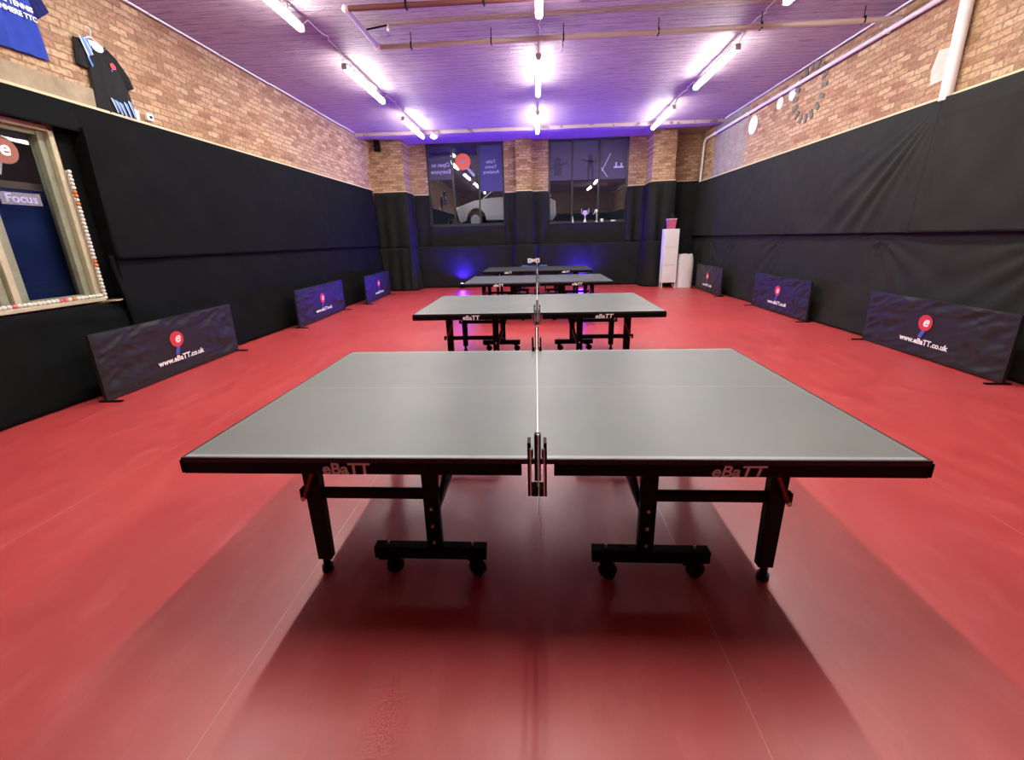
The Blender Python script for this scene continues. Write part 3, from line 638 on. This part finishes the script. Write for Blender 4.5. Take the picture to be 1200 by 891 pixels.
def make_net():
    r = thing('table_tennis_net', 'x', 'net')
    for q in (-1, 1):
        b = MB(); y = q*.80
        b.box((0, q*.86, .825), (.022, .020, .175), bevel=.003); p = b.build('net_post', M['metal_black'], r)
        b = MB(); b.poly([(-.036,q*.765,.637),(.032,q*.765,.637),(.032,q*.765,.850),(.021,q*.765,.850),(.021,q*.765,.667),(-.024,q*.765,.667),(-.024,q*.765,.850),(-.036,q*.765,.850)], (0,q*.045,0))
        b.build('clamp', M['plastic_black'], r)
        for x in (-.0255, .0225): MB().box((x, q*.813, .735), (.006, .006, .19)).build('clamp_rail', M['chrome'], r)
        MB().cyl((.002, q*.873, .72), (.002, q*.873, .915), .0035, 8).build('pull_rod', M['chrome'], r)
        for x in (-.026, .024): MB().cyl((x,q*.745,.7605),(x,q*.745,.79),.010,12).build('clamp_foot', M['metal_black'], r)
    MB().box((0, 0, .8285), (.0015, 1.70, .135)).build('net_mesh', M['net'], r)
    MB().box((0, 0, .905), (.006, 1.71, .014), bevel=.002).build('net_tape', M['white_gloss'], r)
    MB().tube([(0,-.855,.90),(0,-.876,.86),(.004,-.878,.78),(.002,-.876,.62),(.008,-.872,.55),(.003,-.872,.52),(.012,-.87,.50),(.000,-.868,.468)], .0016, 6).build('net_cord', M['cord'], r, smooth=True)
    return r
tb0 = make_table(); nt0 = make_net()
TP = [(0,0,0,'nearest grey topped table tennis table filling the foreground','net across the nearest table with white cord hanging from its post'),
      (.007,3.084,-.0006,'second table tennis table from the front, behind the nearest one','net across the second table from the front'),
      (.018,6.318,.008,'third table tennis table from the front','net across the third table from the front'),
      (.026,9.22,-.0148,'farthest table tennis table, just in front of the scoreboard','net across the farthest table, in front of the scoreboard')]
for i, (x, y, a, lt, ln_) in enumerate(TP):
    for src, lb, g, lst in ((tb0, lt, 'table tennis tables in a line', 0), (nt0, ln_, 'nets on the table tennis tables', 1)):
        o = src if i == 0 else copy_tree(src)
        o.location = (x, y, 0); o.rotation_euler = (0,0,a); o['label'] = lb; o['group'] = g
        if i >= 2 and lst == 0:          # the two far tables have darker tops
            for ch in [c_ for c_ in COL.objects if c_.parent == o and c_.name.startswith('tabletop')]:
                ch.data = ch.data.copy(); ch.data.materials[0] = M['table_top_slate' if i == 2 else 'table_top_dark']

# ------------------------------------------------------------------ court barriers
def make_barrier():
    r = thing('court_barrier', 'x', 'barrier'); L, H = 2.0, .71
    def flat(x, z):       # calm near the printing
        return 1-math.exp(-((x/.46)**6+((z-.34)/.25)**6))
    def hgt(x, z):
        w_ = .5+.5*math.cos(min(1, abs(x)/(L/2))*PI*.5)
        n1 = nz(x*1.8+z*1.5, z*6, 4)+.7*(1-abs(nz(x*3, z*9-x*3.5, 8))*3)+.45*(.5-abs(nz(x*6+z*3, z*13+x*2, 2))*2)
        return .016*n1*(.06+.94*flat(x, z))
    def front(u, v):
        x = -L/2+L*u; z = .015+(H-.015)*v; e = min(1, min(u, 1-u)*30, min(v, 1-v)*20); return (x, -.018-hgt(x, z)*e, z)
    def back(u, v):
        x = -L/2+L*u; z = .015+(H-.015)*v; e = min(1, min(u, 1-u)*30, min(v, 1-v)*20); return (x, .018+hgt(-x, z)*e*.8, z)
    b = MB(); b.grid(front, 90, 40); b.grid(back, 60, 30)
    for x in (-L/2, L/2): b.grid(lambda u, v: (x, -.018+.036*u, .015+(H-.015)*v), 1, 8)
    b.grid(lambda u, v: (-L/2+L*u, -.018+.036*v, H), 40, 1)
    b.build('cover', M['vinyl'], r, smooth=True)
    b = MB(); b.tube([(-L/2+.02,0,.012),(-L/2+.02,0,H-.02)], .010, 8); b.tube([(L/2-.02,0,.012),(L/2-.02,0,H-.02)], .010, 8); b.tube([(-L/2+.02,0,H-.012),(L/2-.02,0,H-.012)], .010, 8); b.tube([(-L/2+.02,0,.03),(L/2-.02,0,.03)], .010, 8)
    b.build('frame', M['metal_black'], r)
    for s in (-1, 1): MB().box((s*(L/2-.01), -.045, .008), (.035, .24, .014), bevel=.003).build('foot', M['metal_black'], r)
    rt = (PI/2, 0, 0)
    MB().cyl((-.02,-.0265,.435),(-.02,-.0225,.435), .097, 36).build('bat_logo', M['logo_red'], r)
    MB().poly([(-.045,-.0235,.345),(.012,-.0235,.350),(.030,-.0225,.375),(-.055,-.0225,.36)][0:2]+[(-.035,-.0235,.245),(-.085,-.0235,.255)], (0,-.002,0)).build('bat_handle', M['logo_blue'], r)
    text_mesh('lettering', 'e', .17, M['white_paint'], r, (-.015, -.0272, .395), rt, .0008, shear=.3, bold=.004)
    text_mesh('lettering', 'www.eBaTT.co.uk', .092, M['white_paint'], r, (0, -.0255, .170), rt, .0008, bold=.0028, sx=1.0)
    return r
bb = make_barrier(); BR = [
 (-4.515,2.70,.030,1,1.03,'black court barrier with bat logo, nearest on the left'), (-4.54,6.41,.045,1,1.07,'black court barrier, middle one against the left curtain'), (-4.40,9.27,.045,1,1.02,'black court barrier, farthest on the left'),
 (4.72,3.035,-.031,-1,.97,'black court barrier with bat logo, nearest on the right'), (4.725,6.23,-.010,-1,.96,'black court barrier, middle one against the right curtain'), (4.66,9.50,-.04,-1,.935,'black court barrier, farthest on the right beside the white sack')]
for i, (x, y, da, s, sc, lb) in enumerate(BR):
    o = bb if i == 0 else copy_tree(bb)
    o.location = (x, y, 0); o.rotation_euler = (0,0,s*PI/2+da); o.scale = (sc,1,1); o['label'] = lb; o['group'] = 'court barriers along the side walls'

# ------------------------------------------------------------------ jerseys
def tube_garment(b, rows, seg=28, fold=.006, seed=0, x0=0, fr=9):
    # rows: (left (y,z), right (y,z), depth) ; flattened tube lying against the wall plane, front towards +x
    rings = []
    for k, (l, r_, d) in enumerate(rows):
        l, r_ = Vector(l), Vector(r_); c = (l+r_)/2; h = (r_-l)/2; ring = []
        for i in range(seg):
            a = 2*PI*i/seg; t_ = math.cos(a); p = c+h*t_; dep = d*(1+math.sin(a))*(.5) if True else 0
            w_ = fold*math.sin(t_*fr+nz(p.y*2, seed)*3)*max(0, math.sin(a))
            ring.append(b.bm.verts.new((x0+.006+dep+w_, p.x, p.y)))
        rings.append(ring)
    for a, c in zip(rings, rings[1:]):
        for i in range(seg): b.bm.faces.new((a[i], a[(i+1) % seg], c[(i+1) % seg], c[i]))
    b.bm.faces.new(rings[0]); b.bm.faces.new(rings[-1][::-1])
def lerp_rows(keys, n):
    out = []
    for (l0, r0, d0), (l1, r1, d1) in zip(keys, keys[1:]):
        for k in range(n):
            t_ = k/n; out.append(((l0[0]+(l1[0]-l0[0])*t_, l0[1]+(l1[1]-l0[1])*t_), (r0[0]+(r1[0]-r0[0])*t_, r0[1]+(r1[1]-r0[1])*t_), d0+(d1-d0)*t_))
    out.append(keys[-1]); return out
X0 = XL+.004
def quadstrip(pts, x, th, m, parent, name='stripe'): return MB().poly([(x, y, z) for y, z in pts], (th,0,0)).build(name, m, parent)
# black jersey on a white hanger
r = thing('black_jersey', 'black short sleeved jersey with blue slashes on a white hanger on the left wall', 'jersey', (0,0,0))
body = [((2.925,3.075),(3.435,3.075),.045), ((2.945,3.30),(3.415,3.30),.050), ((2.965,3.52),(3.385,3.50),.055), ((2.96,3.66),(3.33,3.60),.050), ((2.955,3.76),(3.27,3.72),.035), ((3.00,3.80),(3.20,3.77),.025)]
b = MB(); tube_garment(b, lerp_rows(body, 5), fold=.012, seed=3, x0=X0, fr=11); b.build('torso', M['shirt_black'], r, smooth=True)
b = MB(); tube_garment(b, lerp_rows([((2.835,3.50),(2.955,3.48),.045), ((2.85,3.62),(2.985,3.60),.045), ((2.885,3.77),(3.02,3.78),.03)], 4), fold=.006, seed=5, x0=X0); b.build('sleeve', M['shirt_black'], r, smooth=True)
b = MB(); tube_garment(b, lerp_rows([((3.40,3.40),(3.49,3.45),.04), ((3.32,3.52),(3.45,3.57),.045), ((3.22,3.66),(3.34,3.72),.035), ((3.17,3.76),(3.24,3.80),.02)], 4), fold=.006, seed=6, x0=X0); b.build('sleeve', M['shirt_black'], r, smooth=True)
quadstrip([(3.01,3.79),(3.04,3.735),(3.09,3.705),(3.14,3.70),(3.18,3.73),(3.19,3.765),(3.10,3.80)], X0+.046, .003, M['white_gloss'], r, 'collar')
for p in ([(2.93,3.79),(2.965,3.79),(3.02,3.64),(2.985,3.62)], [(2.985,3.80),(3.01,3.79),(3.035,3.69),(3.01,3.66)], [(2.955,3.60),(2.975,3.61),(3.0,3.53),(2.985,3.51)]): quadstrip(p, X0+.058, .003, M['stripe_blue'], r)
for p in ([(2.915,3.79),(2.928,3.79),(2.98,3.62),(2.968,3.60)], [(2.968,3.79),(2.976,3.79),(3.03,3.65),(3.023,3.64)]): quadstrip(p, X0+.059, .003, M['stripe_white'], r)
for k, (y, t0, t1) in enumerate(((3.12,3.24,3.10),(3.17,3.23,3.09),(3.22,3.22,3.085),(3.28,3.24,3.085),(3.34,3.27,3.10))):
    quadstrip([(y,t0),(y+.032,t0-.01),(y+.055,t1),(y+.045,t1)], X0+.062, .003, M['stripe_blue'], r); quadstrip([(y-.010,t0),(y-.002,t0),(y+.043,t1-.005),(y+.036,t1)], X0+.062, .003, M['stripe_white'], r)
b = MB(); b.cyl((X0+.066,3.235,3.60),(X0+.069,3.235,3.60),.034,20); b.build('logo', M['logo_red'], r)
quadstrip([(3.215,3.575),(3.226,3.568),(3.212,3.535),(3.200,3.542)], X0+.066, .003, M['logo_blue'], r, 'logo_handle')
r2 = thing('coat_hanger', 'white plastic hanger holding the black jersey', 'hanger', (0,0,0))
MB().tube([(X0+.018,2.96,3.77),(X0+.018,3.07,3.835),(X0+.018,3.10,3.84),(X0+.018,3.24,3.77)], .008, 8).build('shoulder_bar', M['white_gloss'], r2, smooth=True)
MB().tube([(X0+.018,3.10,3.84)]+[(X0+.018,3.085+.032*math.cos(a),3.905+.034*math.sin(a)) for a in [PI*(-.35+1.25*k/10) for k in range(11)]], .006, 8).build('hook', M['white_gloss'], r2, smooth=True)
# white sheet edge behind black jersey hem
tag(MB().box((X0+.008,3.47,3.14),(.012,.06,.15), Matrix.Rotation(-.1,3,'X'), bevel=.004).build('white_card', M['white_gloss']), 'white card edge showing behind the lower right of the black jersey', 'card')
# blue jersey
r = thing('blue_jersey', 'royal blue jersey with white lettering hung at the top left', 'jersey', (0,0,0))
body = [((2.08,3.40),(2.56,3.415),.04), ((2.07,3.60),(2.545,3.62),.05), ((2.06,3.80),(2.52,3.82),.055), ((2.06,4.0),(2.52,4.0),.05), ((2.12,4.10),(2.44,4.10),.03)]
b = MB(); tube_garment(b, lerp_rows(body, 6), fold=.014, seed=9, x0=X0, fr=10); b.build('torso', M['shirt_blue'], r, smooth=True)
b = MB(); tube_garment(b, lerp_rows([((2.54,3.77),(2.69,3.90),.04), ((2.50,3.88),(2.63,4.02),.045), ((2.42,4.0),(2.50,4.12),.03)], 4), fold=.006, seed=2, x0=X0); b.build('sleeve', M['shirt_navy'], r, smooth=True)['label'] = 'navy sleeve'
b = MB(); tube_garment(b, lerp_rows([((1.88,3.90),(2.04,3.77),.04), ((1.94,4.02),(2.08,3.88),.045), ((2.08,4.12),(2.14,4.0),.03)], 4), fold=.006, seed=4, x0=X0); b.build('sleeve', M['shirt_navy'], r, smooth=True)['label'] = 'navy sleeve'
ry = (PI/2, 0, PI/2)
text_mesh('lettering', 'TABLE TENNIS', .062, M['white_paint'], r, (X0+.072, 2.30, 3.80), ry, .001, bold=.002, sx=.95)
text_mesh('lettering', 'TRANMERE TTC', .062, M['white_paint'], r, (X0+.072, 2.30, 3.725), ry, .001, bold=.002, sx=.92)
b = MB(); b.cyl((X0+.066,2.33,3.91),(X0+.070,2.33,3.91),.055,24); b.build('crest', M['white_paint'], r)
tag(MB().tube([(X0+.018,2.14,4.08),(X0+.018,2.28,4.15),(X0+.018,2.42,4.08)], .008, 8).build('coat_hanger', M['white_gloss'], smooth=True), 'white hanger inside the blue jersey', 'hanger')

# ------------------------------------------------------------------ table tennis balls round the left window
def ball_proto(m): return MB().sphere((0,0,0), .020, 16).build('table_tennis_ball', m, smooth=True)
bp = {k: ball_proto(M['ball_'+k]) for k in ('white', 'orange', 'pink')}; used = set()
def put_ball(k, loc, lb, grp):
    o = bp[k] if k not in used else bp[k].copy()
    if k in used: COL.objects.link(o)
    used.add(k); o.location = loc; tag(o, lb, 'ball', grp)
ORD = ['','second','third','fourth','fifth','sixth','seventh','eighth','ninth','tenth','eleventh','twelfth','thirteenth','fourteenth','fifteenth','sixteenth','seventeenth','eighteenth','nineteenth','twentieth','twenty-first','twenty-second','twenty-third','twenty-fourth','twenty-fifth','twenty-sixth','twenty-seventh','twenty-eighth','twenty-ninth','thirtieth','thirty-first','thirty-second','thirty-third']
bz = WZ0+.04+.021; bx = XL+.100
for k in range(34):
    c_ = 'orange' if k in (9, 10, 25, 27, 28) else 'white'
    put_ball(c_, (bx-.02+.003*(k % 2), 2.382, bz+.0405*k-.03), '%s table tennis ball, %s of the upright stack beside the left window' % (c_, 'lowest' if k == 0 else 'topmost' if k == 33 else ORD[k]+' from the bottom'), 'balls stacked beside the left window')
for k in range(26):
    c_ = 'pink' if k in (9, 10, 20) else ('orange' if k in (7,) else 'white')
    put_ball(c_, (XL+.070+.002*(k % 2), 2.345-.0405*k, WZ0+.061), '%s ball %s of the row on the left window sill' % (c_, 'at the right end' if k == 0 else ORD[k]+' from the right end'), 'balls in a row on the left window sill')
tag(MB().box((XL+.122, 2.436, 1.60), (.004, .05, 1.28)).build('ball_rail', M['glass_side']) if False else MB().box((XL+.045, 2.382, 1.66), (.012, .030, 1.38), bevel=.002).build('ball_rail', M['cream_wood']), 'narrow cream upright channel holding the stack of balls by the left window', 'rail')
tag(MB().box((XL+.125, 2.44, .962), (.10, .12, .012), Matrix.Rotation(.25, 3, 'Z'), bevel=.002).build('cardboard_scrap', M['card']), 'folded brown cardboard scrap under the corner of the left window', 'cardboard')

# ------------------------------------------------------------------ white cabinet, tub, sack
r = thing('white_cabinet', 'tall narrow white cabinet of three stacked panels in the far right corner', 'cabinet', (3.945, 10.60, 0), 0)
MB().box((0,.15,.93), (.42,.28,1.54), bevel=.006).build('carcass', M['white_gloss'], r)
for k in range(3):
    d = MB().box((0,-.002,.16+.257+.513*k), (.40,.018,.502), bevel=.004).build('door', M['white_gloss'], r)
for x in (-.19, .19):
    for y in (.04, .27): MB().box((x,y,.08), (.03,.03,.16)).build('leg', M['white_gloss'], r)
r.rotation_euler = (0, 0, -.03)
r = thing('pink_tub', 'translucent pink tub on top of the tall white cabinet', 'tub', (3.94, 10.74, 1.702))
b = MB(); b.lathe([(.13,0),(.165,.26),(.17,.27),(.158,.27),(.13,.02)], seg=4); o = b.build('tub', M['pink_tub'], r); o.rotation_euler = (0,0,PI/4)
b = MB(); b.lathe([(.172,.262),(.178,.268),(.178,.282),(.160,.282)], seg=4); o = b.build('rim', M['white_gloss'], r); o.rotation_euler = (0,0,PI/4)
tag(MB().poly([(3.85,10.70,1.985),(4.04,10.70,1.985),(4.01,10.70,2.06),(3.96,10.70,2.14),(3.91,10.70,2.12),(3.87,10.70,2.05)], (0,.1,0)).build('black_bag', M['rubber']), 'small black bag on the pink tub', 'bag')
def sack(u, v):
    a = 2*PI*u; sx, sy = .235, .13; k = 1+.06*math.sin(a*3+v*4)+.05*nz(math.cos(a)*2, math.sin(a)*2, v*4); taper = 1-.08*v-(.1*max(0, v-.85)/.15)
    e = .72; cx = math.copysign(abs(math.cos(a))**e, math.cos(a)); cy_ = math.copysign(abs(math.sin(a))**e, math.sin(a))
    return (sx*k*taper*cx, sy*k*taper*cy_, .97*v + .025*math.sin(a*5)*max(0, v-.8)*5*.6)
b = MB(); b.grid(sack, 40, 24); b.bm.verts.ensure_lookup_table()
bmesh.ops.remove_doubles(b.bm, verts=b.bm.verts, dist=.0005)
top = [e for e in b.bm.edges if e.is_boundary]; bmesh.ops.holes_fill(b.bm, edges=top)
o = b.build('white_sack', M['white_gloss'], smooth=True); o.location = (4.43, 10.74, 0.005); tag(o, 'full white plastic sack standing right of the white cabinet', 'sack')

# ------------------------------------------------------------------ umpire table with flip scoreboard
r = thing('umpire_table', 'small blue table behind the farthest table tennis table', 'table', (-.055, 10.5, 0))
MB().box((0,0,.742), (.76,.45,.03), bevel=.004).build('tabletop', M['table_blue'], r)
for x in (-.33,.33):
    for y in (-.18,.18): MB().cyl((x,y,0),(x*.97,y*.97,.73), .012, 10).build('leg', M['metal_black'], r)
r = thing('scoreboard', 'small white and cream flip scoreboard on the blue table', 'scoreboard', (-.075, 10.42, .757))
b = MB(); b.box((0,0,.006),(.36,.14,.012)); b.bar((-.17,.05,.01),(-.17,0,.10),.01,.006); b.bar((.17,.05,.01),(.17,0,.10),.01,.006); b.build('stand', M['plastic_black'], r)
for x, m_, t_ in ((-.12,'score_white','0'), (.115,'score_cream','0')):
    cd = MB().box((x,-.012,.145),(.115,.006,.13), bevel=.002).build('score_card', M[m_], r); text_mesh('digit', t_, .12, M['score_ink'], r, (x,-.0165,.103), (PI/2,0,0), .0006)
for x in (-.032,.027): 
    MB().box((x,-.010,.15),(.05,.005,.08), bevel=.002).build('game_card', M['score_white' if x < 0 else 'score_cream'], r)

# ------------------------------------------------------------------ trophies on the right back window sill
def trophy(x, h, lb, handles=True):
    r = thing('trophy', lb, 'trophy', (x, 11.98, WZ+.001), 0, 'trophies on the window sill'); k = h/.42
    b = MB(); b.lathe([(.05*k,0),(.05*k,.05*k),(.035*k,.06*k)], seg=18); b.build('plinth', M['plastic_black'] if not handles else M['silver'], r, smooth=True)
    b = MB(); b.lathe([(.035*k,.06*k),(.016*k,.10*k),(.014*k,.18*k),(.03*k,.21*k),(.07*k,.27*k),(.075*k,.36*k),(.068*k,.36*k),(.06*k,.28*k)], seg=20); b.build('cup', M['silver'], r, smooth=True)
    for s in (-1, 1):
        if handles: MB().tube([(s*.066*k,0,.25*k),(s*.10*k,0,.27*k),(s*.118*k,0,.34*k),(s*.11*k,0,.42*k)], .009*k, 8).build('handle', M['silver'], r, smooth=True)
trophy(1.58, .42, 'silver two handled cup trophy on the right back window sill')
r = thing('figure_trophy', 'slim silver trophy topped by a bat figure, right of the two handled cup', 'trophy', (1.95, 11.98, WZ+.001), 0, 'trophies on the window sill')
MB().lathe([(.035,0),(.035,.04),(.012,.05),(.010,.22),(.016,.24)], seg=14).build('stem', M['silver'], r, smooth=True); b = MB(); b.sphere((-.02,0,.34),.05,14,(1,.3,1)); b.bar((-.01,0,.24),(0,0,.31),.02,.01); b.bar((-.05,0,.33),(-.10,0,.24),.025,.012); b.build('figure', M['silver'], r, smooth=True)
tag(MB().lathe([(.022,0),(.024,.05),(.012,.10),(.008,.17),(.012,.19)], seg=14).build('small_trophy', M['silver'], smooth=True, loc=(1.19,11.98,WZ+.001)), 'tiny slim silver trophy left of the two handled cup', 'trophy')
tag(MB().lathe([(.04,0),(.045,.02),(.05,.09),(.045,.10)], seg=14).build('silver_bowl', M['silver'], smooth=True, loc=(2.12,11.98,WZ+.001)), 'small silver bowl right of the slim trophy on the window sill', 'bowl')
tag(MB().sphere((0,0,.03),.03,14,(3.0,1.2,1)).build('medal_box', M['silver'], smooth=True, loc=(2.48,11.98,WZ+.001)), 'low silver dish at the right end of the back window sill', 'dish')
